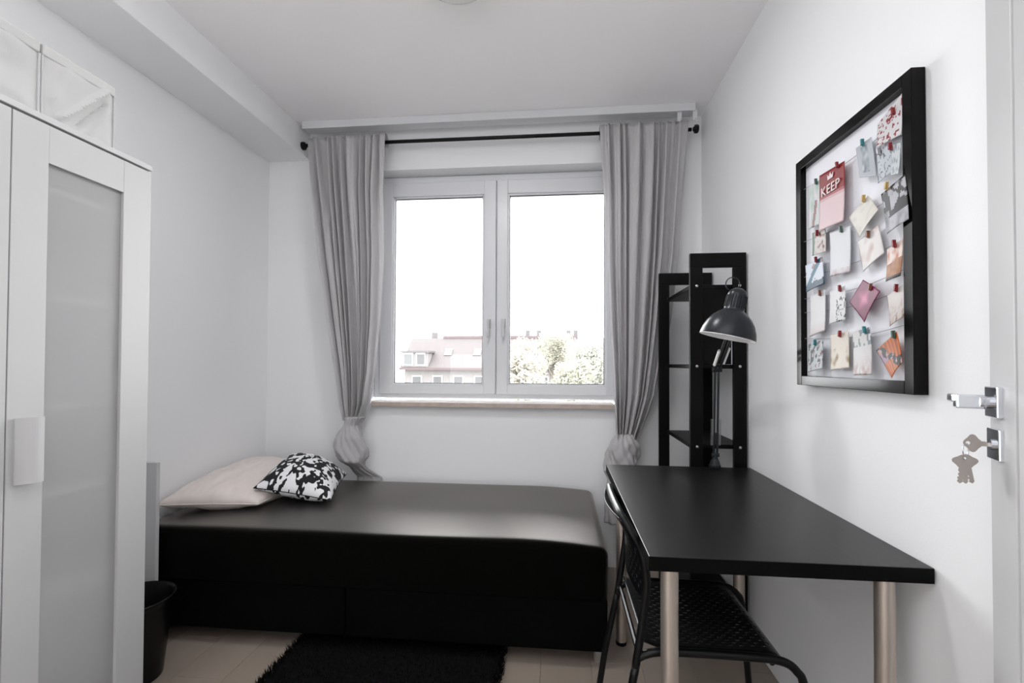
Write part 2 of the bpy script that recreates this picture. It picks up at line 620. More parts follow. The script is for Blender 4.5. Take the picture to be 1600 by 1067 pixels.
# ------------------------------------------------------------------ wardrobe
XW = XL + .5
wr = thing('wardrobe', 'tall white wardrobe with a frosted glass door against the left wall', 'wardrobe', (XL + .25, 1.0, 0))
ZT = 1.79
XI = XW - .019       # carcass front
WY0, WY1 = .62, 1.402
for nm, a in (('side_panel', (XL + .004, XI, WY1 - .018, WY1, 0, ZT)), ('side_panel', (XL + .004, XI, WY0, WY0 + .018, 0, ZT)),
              ('top_panel', (XL + .004, XW + .001, WY0, WY1 + .001, ZT, ZT + .016)), ('bottom_panel', (XL + .004, XI, WY0 + .018, WY1 - .018, .07, .088)),
              ('back_panel', (XL + .004, XL + .008, WY0 + .018, WY1 - .018, .088, ZT)), ('plinth', (XI - .03, XI - .012, WY0 + .018, WY1 - .018, 0, .07))):
    keep(box(nm, *a, M_white), wr)
for z in (1.635, 1.35, 1.06, .83, .60, .49, .38, .26):
    dp = .004
    keep(box('shelf', XL + .01, XI - dp, WY0 + .018, WY1 - .018, z - .016, z, M_white), wr)
for z0, z1 in ((.50, .585), (.385, .475), (.27, .365)):
    keep(box('inner_drawer_front', XI - .018, XI - .006, WY0 + .03, WY1 - .03, z0, z1, M_white), wr)
YG0, YG1 = 1.092, 1.304
YD = 1.008            # gap between the doors
GB, GTp = .20, 1.686


def leaf(y0, y1, g0, g1, hy):
    bm = bmesh.new()
    z0, z1 = .075, ZT - .006
    a, b = XI + .002, XW
    bx(bm, a, b, y0, g0, z0, z1, .0012, 2)
    bx(bm, a, b, g1, y1, z0, z1, .0012, 2)
    bx(bm, a, b - .0006, g0, g1, z0, GB, .0012, 2)
    bx(bm, a, b - .0006, g0, g1, GTp, z1, .0012, 2)
    d = keep(obj('door', bm, M_whitef), wr)
    g = bmesh.new(); bx(g, a + .004, a + .008, g0 - .004, g1 + .004, GB - .004, GTp + .004)
    o = obj('frosted_pane', g, M_frost); o.parent = d
    # curved plate handle
    g = bmesh.new()
    n = 10
    A, B = [], []
    for k in range(n + 1):
        t = k / n
        yy = hy - .024 + .048 * t
        xx = XW + .004 + .022 * (sin(pi * min(t * 1.25, 1) * .5)) * (1 if t < .8 else 1)
        A.append((xx, yy)); B.append((xx - .004, yy))
    ring = A + B[::-1]
    vb = [g.verts.new((p[0], p[1], .873)) for p in ring]
    vt = [g.verts.new((p[0], p[1], 1.035)) for p in ring]
    g.faces.new(vb[::-1]); g.faces.new(vt)
    for k in range(len(ring)):
        g.faces.new((vb[k], vb[(k + 1) % len(ring)], vt[(k + 1) % len(ring)], vt[k]))
    bx(g, XW - .002, XW + .024, hy + .017, hy + .024, .90, 1.01)
    o = obj('handle', g, M_white); o.parent = d


leaf(YD + .0015, WY1 - .002, YG0, YG1, 1.049)
leaf(WY0 + .002, YD - .0015, .712, .925, .945)

# storage boxes on the wardrobe
def storage_box(label, y0, y1, z1, seed, crease):
    t = thing('storage_box', label, 'box', ((XW - .25), (y0 + y1) / 2, ZT + .017), group='white fabric boxes on the wardrobe')
    rnd = random.Random(seed)
    x1, x0 = XW - .035, XW - .40
    z0 = ZT + .017
    # soft front with pulled creases
    bm = bmesh.new()
    N = 26
    def side(f, nrm, flip):
        g = []
        for j in range(N + 1):
            row = []
            for i in range(N + 1):
                u, v = i / N, j / N
                p, n = f(u, v), nrm
                e = min(u, 1 - u, v, 1 - v) * 6
                e = min(1, e)
                d = e * (1 if nrm.x > 0 else .15) * (.006 * noise.noise(V((u * 3 + seed, v * 3, 0))) + .004)
                if crease and abs(nrm.x) > .5 and nrm.x > 0:
                    for (cu, cv, au, av, s) in crease:
                        # ridge line from (cu,cv) in direction (au,av)
                        t_ = ((u - cu) * au + (v - cv) * av)
                        t_ = max(0, min(1, t_ / (au * au + av * av)))
                        dd = math.hypot(u - cu - au * t_, v - cv - av * t_)
                        d += e * s * math.exp(-(dd / .035) ** 2)
                row.append(bm.verts.new(p + n * d))
            g.append(row)
        for a, b in zip(g, g[1:]):
            for i in range(N):
                bm.faces.new((a[i], a[i + 1], b[i + 1], b[i]))
    side(lambda u, v: V((x1, y0 + (y1 - y0) * u, z0 + (z1 - z0 - .002) * v)), V((1, 0, 0)), 0)
    side(lambda u, v: V((x0 + (x1 - x0) * u, y1, z0 + (z1 - z0 - .002) * v)), V((0, 1, 0)), 0)
    side(lambda u, v: V((x0 + (x1 - x0) * u, y0, z0 + (z1 - z0 - .002) * v)), V((0, -1, 0)), 0)
    side(lambda u, v: V((x0, y0 + (y1 - y0) * u, z0 + (z1 - z0 - .002) * v)), V((-1, 0, 0)), 0)
    bmesh.ops.remove_doubles(bm, verts=bm.verts, dist=.0004)
    keep(obj('fabric_body', bm, M_boxf, smooth=True, sharp=50), t)
    bm = bmesh.new()
    bx(bm, x0 - .003, x1 + .006, y0 + .0005, y1 - .0005, z1 - .03, z1, .004, 2)
    keep(obj('lid', bm, M_boxf), t)
    # piping down the corners
    bm = bmesh.new()
    for yy in (y0 + .002, y1 - .001):
        tube(bm, [(x1 + .002, yy, z0 + .004), (x1 + .002, yy, z1 - .03)], .003, 8)
    tube(bm, [(x1 + .003, y0, z0 + .004), (x1 + .003, y1, z0 + .004)], .003, 8)
    keep(obj('piping', bm, M_white), t)


storage_box('white fabric storage box with long diagonal creases, nearest the window on the wardrobe', 1.096, 1.300, 2.005, 2,
            [(.22, .10, .66, .78, .017), (.40, .04, .45, .62, -.012), (.62, .05, .30, .55, .010), (.12, .3, .2, .55, .006)])
storage_box('smooth-fronted white fabric storage box on the wardrobe, at the left edge of the photo', .88, 1.0915, 2.005, 9,
            [(.1, .2, .5, .4, .003)])

# ------------------------------------------------------------------ white panel between wardrobe and bed
bd = thing('headboard_panel', 'narrow white upright panel between the wardrobe and the bed end', 'panel', (-1.725, 1.83, 0))
keep(box('board', XL + .006, -1.65, 1.806, 1.824, .02, .757, M_white, bev=.002), bd)
keep(box('foot_rail', XL + .006, -1.655, 1.803, 1.827, 0, .02, M_white, bev=.002), bd)

# ------------------------------------------------------------------ bed
bed = thing('bed', 'low single bed with a tight black cover under the window', 'bed', (-.81, 2.3, 0))
BX0, BX1, BY0, BY1 = XL + .012, .192, 1.858, 2.742


def soft_box(name, x0, x1, y0, y1, z0, z1, r, m, parent, dip=0, NX=80, NY=40, bulge=.004):
    """box with rounded top edges made of a fine grid so it can sag and bulge"""
    bm = bmesh.new()
    def rr(t, n):
        return t / n
    xs = [x0 + r * (1 - cos(pi / 2 * k / 6)) for k in range(6)] + [x0 + r + (x1 - x0 - 2 * r) * k / NX for k in range(NX + 1)] + [x1 - r + r * sin(pi / 2 * k / 6) for k in range(1, 7)]
    ys = [y0 + r * (1 - cos(pi / 2 * k / 6)) for k in range(6)] + [y0 + r + (y1 - y0 - 2 * r) * k / NY for k in range(NY + 1)] + [y1 - r + r * sin(pi / 2 * k / 6) for k in range(1, 7)]
    g = []
    for y in ys:
        row = []
        for x in xs:
            dx = max(x0 + r - x, x - (x1 - r), 0) / r
            dy = max(y0 + r - y, y - (y1 - r), 0) / r
            d = min(1, math.hypot(dx, dy))
            q = V((x, y, z1 - r + r * math.sqrt(max(0, 1 - d * d))))
            if math.hypot(dx, dy) > 1:
                s = 1 / math.hypot(dx, dy)
                cx = x0 + r if x < x0 + r else x1 - r
                cyy = y0 + r if y < y0 + r else y1 - r
                q.x = cx + (x - cx) * s; q.y = cyy + (y - cyy) * s
            q.z += bulge * noise.noise(V((x * 2.2, y * 2.2, 1.3))) * (1 - d)
            q.z -= dip * max(0, (x - (x1 - .35)) / .35) ** 2
            row.append(bm.verts.new(q))
        g.append(row)
    for a, b in zip(g, g[1:]):
        for i in range(len(xs) - 1):
            bm.faces.new((a[i], a[i + 1], b[i + 1], b[i]))
    loop = g[0] + [r_[-1] for r_ in g[1:]] + g[-1][::-1][1:] + [r_[0] for r_ in g[::-1]][1:-1]
    low = [bm.verts.new((v.co.x, v.co.y, z0)) for v in loop]
    n = len(loop)
    for k in range(n):
        try:
            bm.faces.new((loop[k], low[k], low[(k + 1) % n], loop[(k + 1) % n]))
        except ValueError:
            pass
    try: bm.faces.new(low)
    except ValueError: pass
    return keep(obj(name, bm, m, smooth=True, sharp=60), parent)


soft_box('mattress', BX0, BX1, BY0, BY1, .262, .476, .035, M_bed, bed, dip=.02)
keep(box('base_section', BX0 + .004, -.866, BY0 + .004, BY1 - .004, .062, .26, M_bedbase, bev=.008, seg=3), bed)
keep(box('base_section', -.862, BX1 - .004, BY0 + .004, BY1 - .004, .062, .26, M_bedbase, bev=.008, seg=3), bed)
for lx in (BX0 + .08, BX1 - .035):
    for ly in (BY0 + .06, BY1 - .06):
        bm = bmesh.new()
        lathe(bm, [(.016, 0), (.018, .004), (.020, .062)], Matrix.Translation((lx, ly, 0)), 16, True, True)
        keep(obj('leg', bm, M_screw, smooth=True, sharp=40), bed)


# ------------------------------------------------------------------ pillows
def puff(name, quad, thick, m, parent=None, N=56, pinch=.06, wr=.004, seed=0, paint=None, power=.55):
    """quad: corners (world) in order; pillow swelling both sides of the bilinear patch"""
    A, B, Cc, D = [V(q) for q in quad]
    nrm = (B - A).cross(D - A).normalized()
    if nrm.z < 0: nrm = -nrm
    bm = bmesh.new()
    cl = bm.loops.layers.float_color.new('print') if paint else None
    def pos(u, v, s):
        # concave edges between pointed corners
        eu = 1 - pinch * 4 * v * (1 - v)
        ev = 1 - pinch * 4 * u * (1 - u)
        uu = .5 + (u - .5) * eu
        vv = .5 + (v - .5) * ev
        p = A * (1 - uu) * (1 - vv) + B * uu * (1 - vv) + Cc * uu * vv + D * (1 - uu) * vv
        f = (max(0, 16 * u * (1 - u) * v * (1 - v))) ** power
        w = wr * (noise.noise(V((u * 5 + seed, v * 5, s))) + .6 * noise.noise(V((u * 13 + seed, v * 13, s + 4)))) * min(1, f * 3)
        return p + nrm * (s * (thick * .5 * f * (1.15 if s > 0 else .85)) + w)
    sides = []
    for s in (1, -1):
        g = [[bm.verts.new(pos(i / N, j / N, s)) for i in range(N + 1)] for j in range(N + 1)]
        for j in range(N):
            for i in range(N):
                q = (g[j][i], g[j][i + 1], g[j + 1][i + 1], g[j + 1][i])
                f = bm.faces.new(q if s > 0 else q[::-1])
                if paint:
                    c = paint((i + .5) / N, (j + .5) / N, s)
                    for l in f.loops: l[cl] = (*c, 1)
        sides.append(g)
    bmesh.ops.remove_doubles(bm, verts=bm.verts, dist=.0006)
    me = bpy.data.meshes.new(name)
    bmesh.ops.recalc_face_normals(bm, faces=bm.faces)
    bm.to_mesh(me); bm.free()
    return link_mesh(name, me, m, None, True), pos


pq = [(-1.785, 1.945, .535), (-1.40, 2.10, .508), (-1.36, 2.70, .530), (-1.785, 2.64, .60)]
pl = thing('pillow', 'smooth beige satin pillow at the left end of the bed', 'pillow', (-1.58, 2.33, .48))
o, pos = puff('pillowcase', pq, .18, M_pill, seed=3, wr=.010, pinch=.03, power=.48)
keep(o, pl)
bm = bmesh.new()
ring = [pos(t / 24, 0, 1) for t in range(24)] + [pos(1, t / 24, 1) for t in range(24)] + [pos(1 - t / 24, 1, 1) for t in range(24)] + [pos(0, 1 - t / 24, 1) for t in range(24)]
tube(bm, ring, .0025, 6, closed=True)
keep(obj('seam', bm, M_pill, smooth=True), pl)


def bw(u, v, s):
    p = V((u * 10 + (3 if s < 0 else 0), v * 10, .7))
    n = noise.noise(p + V((noise.noise(p * 1.3), noise.noise(p * 1.3 + V((5, 1, 2))), 0)) * 1.1)
    n += .55 * noise.noise(p * 2.2 + V((9, 3, 1)))
    return (.006, .006, .008) if n > -.02 else (.78, .78, .80)


cq = [(-1.445, 2.13, .575), (-1.09, 2.19, .510), (-1.20, 2.60, .541), (-1.50, 2.54, .655)]
cu = thing('cushion', 'small black and white patterned cushion leaning on the beige pillow', 'cushion', (-1.3, 2.4, .48))
o, pos = puff('cushion_cover', cq, .19, M_cushion, seed=8, wr=.004, pinch=.05, paint=bw, N=150)
keep(o, cu)
bm = bmesh.new()
ring = [pos(t / 24, 0, 1) for t in range(24)] + [pos(1, t / 24, 1) for t in range(24)] + [pos(1 - t / 24, 1, 1) for t in range(24)] + [pos(0, 1 - t / 24, 1) for t in range(24)]
tube(bm, ring, .0022, 6, closed=True)
keep(obj('seam', bm, mat('black_cotton', (.01, .01, .01), .9), smooth=True), cu)

# ------------------------------------------------------------------ rug
rg = thing('rug', 'black shaggy rug on the pale floor in front of the bed', 'rug', (-.65, 1.5, 0))
RX0, RX1, RY0, RY1 = -1.078, -.222, .55, 2.02
keep(box('backing', RX0 + .01, RX1 - .01, RY0 + .01, RY1, .0005, .012, M_rug, bev=.003), rg)
verts, faces = [], []
rnd = random.Random(5)
for i in range(22000):
    e = rnd.random()
    if e < .18:
        x = rnd.choice((RX0, RX1)) + rnd.gauss(0, .006); y = rnd.uniform(RY0, RY1)
    else:
        x = rnd.uniform(RX0 + .005, RX1 - .005); y = rnd.uniform(RY0, RY1)
    y = min(y, RY1)
    a = rnd.uniform(0, 2 * pi); l = rnd.uniform(.010, .02); h = rnd.uniform(.016, .030)
    w = .0025
    n = len(verts)
    verts += [(x - w * sin(a), y + w * cos(a), .004), (x + w * sin(a), y - w * cos(a), .004), (x + l * cos(a), y + l * sin(a), h)]
    faces.append((n, n + 1, n + 2))
me = bpy.data.meshes.new('pile')
me.from_pydata(verts, [], faces)
o = keep(link_mesh('pile', me, M_rug), rg)
o['kind'] = 'stuff'

# ------------------------------------------------------------------ waste basket
wb = thing('waste_basket', 'black round waste basket on the floor beside the wardrobe', 'waste basket', (-1.575, 1.64, 0))
cxb, cyb = -1.575, 1.625
bm = bmesh.new()
prof = [(.001, .004), (.088, .004), (.092, .0), (.098, .004), (.126, .270), (.130, .284), (.134, .290), (.134, .296), (.129, .298), (.125, .292), (.093, .012), (.001, .010)]
lathe(bm, prof, Matrix.Translation((cxb, cyb, 0)), 56, True, True)
keep(obj('body', bm, M_basket, smooth=True, sharp=45), wb)
bm = bmesh.new()
tube(bm, [(cxb + .134 * cos(t * pi / 28), cyb + .134 * sin(t * pi / 28), .2965) for t in range(56)], .0032, 8, closed=True)
keep(obj('rim', bm, M_basket, smooth=True), wb)

# ------------------------------------------------------------------ shelf unit
sh = thing('shelf_unit', 'narrow black wooden ladder shelf in the corner behind the desk', 'shelf', (.69, 2.42, 0))
SX0, SX1 = .567, .802
ZN = 1.655


def ladder(y0, y1, x0=SX0, x1=SX1):
    pw = .053
    for a in ((x0, x0 + pw), (x1 - pw, x1)):
        keep(box('post', a[0], a[1], y0, y1, 0, ZN - .062, M_black_wood, bev=.002), sh)
    keep(box('top_rail', x0, x1, y0, y1, ZN - .062, ZN, M_black_wood, bev=.002), sh)
    keep(box('bottom_rail', x0 + pw, x1 - pw, y0, y1, .05, .10, M_black_wood, bev=.002), sh)


ladder(2.122, 2.144)
ladder(2.580, 2.602, SX0 - .038)
shz = (1.512, 1.163, .815, .46, .12)
for z in shz:
    keep(box('shelf_board', SX0 + .004, SX1 - .004, 2.144, 2.580, z - .010, z + .008, M_black_wood, bev=.002), sh)
    for fx in (SX0 + .028, SX1 - .028):
        bm = bmesh.new()
        lathe(bm, [(.0062, 0), (.0058, .002), (.001, .003)], frame_at((fx, 2.1222, z), (0, -1, 0)), 14, True, True)
        keep(obj('screw', bm, M_screw, smooth=True), sh)
# closed back panel between first and second shelf (reads solid black through the near frame)
keep(box('back_panel', SX0 + .056, SX1 - .056, 2.146, 2.152, 1.172, 1.503, M_black_wood, bev=.001), sh)

# ------------------------------------------------------------------ desk
dk = thing('desk', 'black-brown desk top on steel legs against the right wall', 'desk', (.5, 1.6, 0))
DX0, DX1, DY0, DY1 = .205, .806, 1.112, 2.098
keep(box('desk_top', DX0, DX1, DY0, DY1, .7015, .735, M_desk, bev=.0015), dk)
bm = bmesh.new()
bx(bm, DX0 - .0006, DX1 - .001, DY0 - .0006, DY0 + .0006, .7022, .7342)
bx(bm, DX0 - .0006, DX0 + .0006, DY0, DY1, .7022, .7342)
keep(obj('edge_band', bm, M_deskedge), dk)
for lx, ly in ((.262, 1.165), (.738, 1.165), (.262, 2.04), (.738, 2.04)):
    bm = bmesh.new()
    lathe(bm, [(.018, 0), (.0205, .001), (.0205, .006), (.0205, .695), (.034, .6955), (.034, .7012)], Matrix.Translation((lx, ly, 0)), 28, True, True)
    l = keep(obj('leg', bm, M_steel, smooth=True, sharp=35), dk)
    bm = bmesh.new()
    lathe(bm, [(.0215, 0), (.0225, .002), (.0225, .012), (.0208, .014)], Matrix.Translation((lx, ly, 0)), 24, True, False)
    f = obj('foot', bm, M_basket, smooth=True, sharp=35); f.parent = l

# ------------------------------------------------------------------ desk lamp
lp = thing('desk_lamp', 'dark grey jointed work lamp clamped to the far edge of the desk', 'lamp', (.655, 2.06, .735))
bm = bmesh.new()
bx(bm, .635, .675, 2.062, 2.0975, .7352, .750, .003, 2)
lathe(bm, [(.021, .748), (.018, .762), (.011, .775), (.009, .800)], Matrix.Translation((.655, 2.078, 0)), 20, True, True)
bx(bm, .648, .662, 2.0985, 2.106, .672, .752, .002, 1)
bx(bm, .648, .662, 2.070, 2.106, .664, .674, .002, 1)
tube(bm, [(.655, 2.085, .674), (.655, 2.085, .7005)], .004, 8)
keep(obj('clamp', bm, M_lamp), lp)
E0, E1, E2 = V((.656, 2.076, .79)), V((.652, 2.04, 1.150)), V((.583, 1.625, 1.335))


def two_bars(a, b, name, gap, spr0, spr1):
    d = (b - a).normalized()
    side = d.cross(V((0, 1, .3))).normalized()
    bm = bmesh.new()
    for s in (-1, 1):
        tube(bm, [a + side * gap * s, b + side * gap * s], .0046, 8)
    for e in (a, b):
        tube(bm, [e - side * (gap + .007), e + side * (gap + .007)], .008, 12)
    o = keep(obj(name, bm, M_lamp, smooth=True, sharp=50), lp)
    bm = bmesh.new()
    for s in (-1, 1):
        p, q = a.lerp(b, spr0) + side * (gap + .008) * s, a.lerp(b, spr1) + side * (gap + .008) * s
        n = int((q - p).length / .0042)
        u1 = d.cross(side)
        pts = [p.lerp(q, k / (n * 8)) + (side * cos(k * pi / 4) + u1 * sin(k * pi / 4)) * .0048 for k in range(n * 8 + 1)]
        tube(bm, pts, .0012, 4)
    c = obj('spring', bm, M_screw); c.parent = o


two_bars(E0, E1, 'lower_arm', .007, .12, .42)
two_bars(E1, E2, 'upper_arm', .010, .12, .42)
bm = bmesh.new()
tube(bm, [E1 + V((-.018, 0, 0)), E1 + V((.018, 0, 0))], .011, 14)
keep(obj('elbow_joint', bm, M_lamp, smooth=True, sharp=40), lp)
AX0, AX1 = V((.527, 1.55, 1.258)), V((.562, 1.562, 1.413))
axm = frame_at(AX0, AX1 - AX0 + V((0, -.017, 0)))
L = (AX1 - AX0).length
bm = bmesh.new()
outer = [(.0835, 0), (.0830, .006), (.0795, .022), (.071, .044), (.058, .063), (.043, .077), (.033, .084), (.0300, .088), (.0295, .1225), (.0285, .136), (.024, .148), (.012, .156), (.001, .158)]
lathe(bm, outer, axm, 56, False, True)
keep(obj('lamp_shade', bm, M_lamp, smooth=True, sharp=60), lp)
bm = bmesh.new()
inner = [(.0835, .0), (.0845, -.0015), (.0825, -.001), (.0810, .006), (.0775, .021), (.069, .042), (.056, .061), (.041, .075), (.030, .082), (.001, .084)]
lathe(bm, inner, axm, 56, False, True)
keep(obj('shade_lining', bm, M_lampin, smooth=True, sharp=60), lp)
bm = bmesh.new()
for k in range(22):
    a = 2 * pi * k / 22
    p0, p1 = axm @ V((.0305 * cos(a), .0305 * sin(a), .094)), axm @ V((.0295 * cos(a), .0295 * sin(a), .132))
    tube(bm, [p0, p1], .0016, 5)
keep(obj('vent_ribs', bm, M_lamp), lp)
bm = bmesh.new()
lathe(bm, [(.001, .035), (.014, .037), (.024, .048), (.026, .058), (.020, .074), (.014, .082)], axm, 24, True, True)
keep(obj('bulb', bm, M_lampglass, smooth=True), lp)
bm = bmesh.new()
cc = axm @ V((-.022, 0, .166))
u_, w_ = (axm.to_3x3() @ V((1, 0, 0))), (axm.to_3x3() @ V((0, 0, 1)))
tube(bm, [cc + (u_ * cos(t) + w_ * sin(t)) * .021 for t in [k * 2 * pi / 28 for k in range(28)]], .0018, 6, closed=True)
keep(obj('wire_ring', bm, M_lamp, smooth=True), lp)
bm = bmesh.new()
tube(bm, [E2, axm @ V((.02, .03, .105))], .007, 10)
tube(bm, [E2 + V((-.018, 0, 0)), E2 + V((.018, 0, 0))], .010, 12)
keep(obj('swivel_joint', bm, M_lamp, smooth=True, sharp=40), lp)

# ------------------------------------------------------------------ chair
ch = thing('chair', 'black metal chair with a perforated seat pushed under the desk', 'chair', (.36, 1.34, 0))
CN, CF = 1.25, 1.63
R_T = .0105


def mirror(pts, y0=CN, y1=CF):
    return [(p[0], y0 + y1 - p[1], p[2]) for p in pts]


rear = [(.128, CN - .022, .004), (.157, CN - .012, .20), (.196, CN - .003, .40)]
back_side = [(.196, CN - .003, .40), (.216, CN, .53), (.224, CN + .001, .62), (.212, CN + .003, .69), (.186, CN + .010, .740), (.166, CN + .040, .769), (.160, CN + .11, .776)]
top = back_side + [(.158, (CN + CF) / 2, .778)] + mirror(back_side)[::-1]
bm = bmesh.new(); tube(bm, catmull(top, 7), R_T, 12)
keep(obj('back_frame', bm, M_black_metal, smooth=True), ch)
for m_ in (lambda p: p, mirror):
    bm = bmesh.new(); tube(bm, catmull(m_(rear), 6), R_T, 12)
    l = keep(obj('leg', bm, M_black_metal, smooth=True), ch)
    front = [(.196, CN + .001, .418), (.235, CN - .006, .440), (.30, CN - .007, .446), (.46, CN - .007, .446), (.545, CN - .007, .441), (.584, CN - .008, .418), (.602, CN - .010, .37), (.622, CN - .018, .15), (.640, CN - .024, .004)]
    bm = bmesh.new(); tube(bm, catmull(m_(front), 6), R_T, 12)
    keep(obj('leg', bm, M_black_metal, smooth=True), ch)
for fx in ((.128, CN - .022), (.128, CF + .022), (.640, CN - .024), (.640, CF + .024)):
    bm = bmesh.new(); lathe(bm, [(.0125, 0), (.013, .002), (.013, .018), (.011, .020)], Matrix.Translation((fx[0], fx[1], 0)), 14, True, True)
    keep(obj('foot_cap', bm, M_basket, smooth=True, sharp=40), ch)


def perforated(name, f, nu, nv, hu, hv, border_u=.06, border_v=.08, thick=.0022, stagger=True):
    """f(u,v)->point. rectangular slots punched in a sheet"""
    bm = bmesh.new()
    cache = {}
    def vert(u, v):
        k = (round(u, 5), round(v, 5))
        if k not in cache:
            cache[k] = bm.verts.new(f(u, v))
        return cache[k]
    us = [0, border_u] + [0] * 0
    cell = (1 - 2 * border_u) / nu
    cv = (1 - 2 * border_v) / nv
    U = [0, border_u * .5]
    for i in range(nu):
        a = border_u + i * cell
        U += [a, a + cell * (1 - hu) / 2, a + cell * (1 + hu) / 2]
    U += [1 - border_u, 1 - border_u * .5, 1]
    W = [0, border_v * .5]
    for j in range(nv):
        a = border_v + j * cv
        W += [a, a + cv * (1 - hv) / 2, a + cv * (1 + hv) / 2]
    W += [1 - border_v, 1 - border_v * .5, 1]
    for i in range(len(U) - 1):
        for j in range(len(W) - 1):
            ci, cj = i - 2, j - 2
            hole = 0 <= ci < nu * 3 and 0 <= cj < nv * 3 and ci % 3 == 1 and cj % 3 == 1
            if hole and stagger and ((ci // 3) + (cj // 3)) % 2: hole = False
            if hole: continue
            bm.faces.new((vert(U[i], W[j]), vert(U[i + 1], W[j]), vert(U[i + 1], W[j + 1]), vert(U[i], W[j + 1])))
    o = keep(obj(name, bm, M_black_metal, smooth=True), ch)
    md = o.modifiers.new('thickness', 'SOLIDIFY')
    md.thickness = thick
    md.offset = 0
    return o


def seat_f(u, v):
    x = .215 + .355 * u
    y = CN + .004 + (CF - CN - .008) * v
    z = .450 - .014 * sin(pi * v) * sin(pi * min(1, u * 1.1 + .0)) - .030 * max(0, (u - .88) / .12) ** 2 + .012 * max(0, (.1 - u) / .1)
    return (x, y, z)


perforated('seat', seat_f, 22, 24, .62, .45, .07, .07)


def back_f(u, v):
    # u upwards, v across
    z = .555 + .212 * u
    x = .226 - .016 * max(0, (u - .25)) - .055 * max(0, (u - .45) / .55) ** 1.6 - .022 * sin(pi * v)
    y = CN + .006 + .03 * max(0, u - .6) + (CF - CN - .012 - .06 * max(0, u - .6)) * v
    return (x, y, z)


perforated('backrest', back_f, 11, 22, .6, .5, .08, .06)
for x_ in (.205, .53):
    bm = bmesh.new()
    tube(bm, [(x_, CN, .43), (x_, CF, .43)], .007, 8)
    keep(obj('cross_bar', bm, M_black_metal), ch)

# ------------------------------------------------------------------ picture frame with cards
fr = thing('memo_frame', 'black glossy picture frame of pinned cards on the right wall', 'picture frame', (.79, 1.385, 1.47))
FY0, FY1, FZa, FZb = 1.126, 1.643, 1.107, 1.836
XF = .778


def bar(name, y0, y1, z0, z1, inner):
    """frame moulding: outer edge high, stepping back towards the picture"""
    bm = bmesh.new()
    bx(bm, XF, XR - .002, y0, y1, z0, z1, .0015, 2)
    return keep(obj(name, bm, M_frame), fr)


fw = .030
bar('frame_bar', FY0, FY0 + fw, FZa, FZb, 0)
bar('frame_bar', FY1 - fw, FY1, FZa, FZb, 0)
bar('frame_bar', FY0 + fw, FY1 - fw, FZa, FZa + fw, 0)
bar('frame_bar', FY0 + fw, FY1 - fw, FZb - fw, FZb, 0)
bm = bmesh.new()
bx(bm, .796, .802, FY0 + fw - .004, FY1 - fw + .004, FZa + fw - .004, FZb - fw + .004)
keep(obj('backing_board', bm, M_board), fr)
bm = bmesh.new()
for z in (1.745, 1.575, 1.46, 1.39, 1.345, 1.262):
    tube(bm, catmull([(.789, FY1 - fw, z - .005), (.788, 1.45, z - .014), (.788, 1.3, z - .012), (.789, FY0 + fw, z + .004)], 5), .0009, 5)
keep(obj('hanging_strings', bm, M_wire), fr)

rn = random.Random(4)


def nz(u, v, s, k=1):
    return noise.noise(V((u * s, v * s, k * 7.31)))


W_ = (.74, .74, .75)


def mixc(a, b, t):
    return tuple(x + (y - x) * t for x, y in zip(a, b))


# u: left to right, v: bottom to top
def p_pale(u, v): return mixc((.62, .68, .62), (.35, .10, .14), .7) if abs(u - .55 - .3 * (v - .4)) < .1 and v < .6 else mixc(W_, (.55, .66, .60), .4 + nz(u, v, 5))
def p_keep(u, v):
    if v > .60: return (.42, .015, .03)
    if v > .50: return mixc((.42, .015, .03), (.80, .70, .72), (.60 - v) / .10)
    return (.78, .66, .68)
def p_tube(u, v):
    if .25 < u < .75 and .12 < v < .9: return mixc((.42, .46, .50), (.62, .66, .68), .5 + 1.2 * nz(u, v, 6, 2))
    return (.62, .64, .67)
def p_splat(u, v): return (.40, .03, .06) if nz(u, v, 11, 3) > .26 or math.hypot(u - .5, v - .7) < .14 and nz(u, v, 20, 3) > -.1 else (.76, .75, .76)
def p_sketch(u, v): return (.25, .26, .30) if abs(nz(u, v, 4.5, 4)) < .07 else (.66, .69, .72)
def p_faint(u, v): return mixc((.70, .73, .74), (.50, .52, .56), max(0, 2 * nz(u, v, 7, 5)))
def p_cream(u, v): return mixc((.76, .745, .70), (.62, .60, .56), max(0, nz(u, v, 4, 6)))
def p_dark(u, v):
    if v > .32 and abs(nz(u * 1.2, v * 1.2, 3.0, 7)) < .20: return (.055, .055, .07)
    return mixc((.58, .58, .61), (.40, .40, .43), max(0, 2 * nz(u, v, 5, 8)))
def p_small(u, v): return mixc((.70, .67, .65), (.35, .20, .16), max(0, nz(u, v, 6, 9) * 2.2)) if u > .2 else (.24, .33, .28)
def p_long(u, v): return mixc((.73, .74, .76), (.48, .30, .30), max(0, min(1, (.16 - v) * 6)) * (.6 + nz(u, v, 8, 1)))
def p_tilt(u, v): return mixc((.76, .74, .73), (.68, .60, .58), max(0, 2 * nz(u, v, 3.5, 2)))
def p_tan(u, v):
    if v < .10: return (.06, .03, .02)
    if v < .52 + .08 * (u - .5): return mixc((.44, .22, .08), (.56, .34, .16), .5 + nz(u, v, 5, 3))
    return mixc((.78, .70, .66), (.66, .42, .34), max(0, 2.4 * nz(u, v, 5, 4)))
def p_teal(u, v):
    if abs((v - .55) - (u - .45) * 1.1) < .14: return (.06, .26, .34)
    if v < .24 + .1 * nz(u, v, 5): return (.05, .16, .24)
    return (.70, .74, .80) if nz(u, v, 4, 8) > -.25 else (.46, .34, .36)
def p_white(u, v): return mixc((.74, .735, .74), (.60, .50, .52), max(0, (.3 - v)) * 1.5)
def p_specks(u, v): return (.08, .12, .14) if u > .45 and v < .75 and nz(u, v, 15, 5) > .22 else (.74, .74, .75)
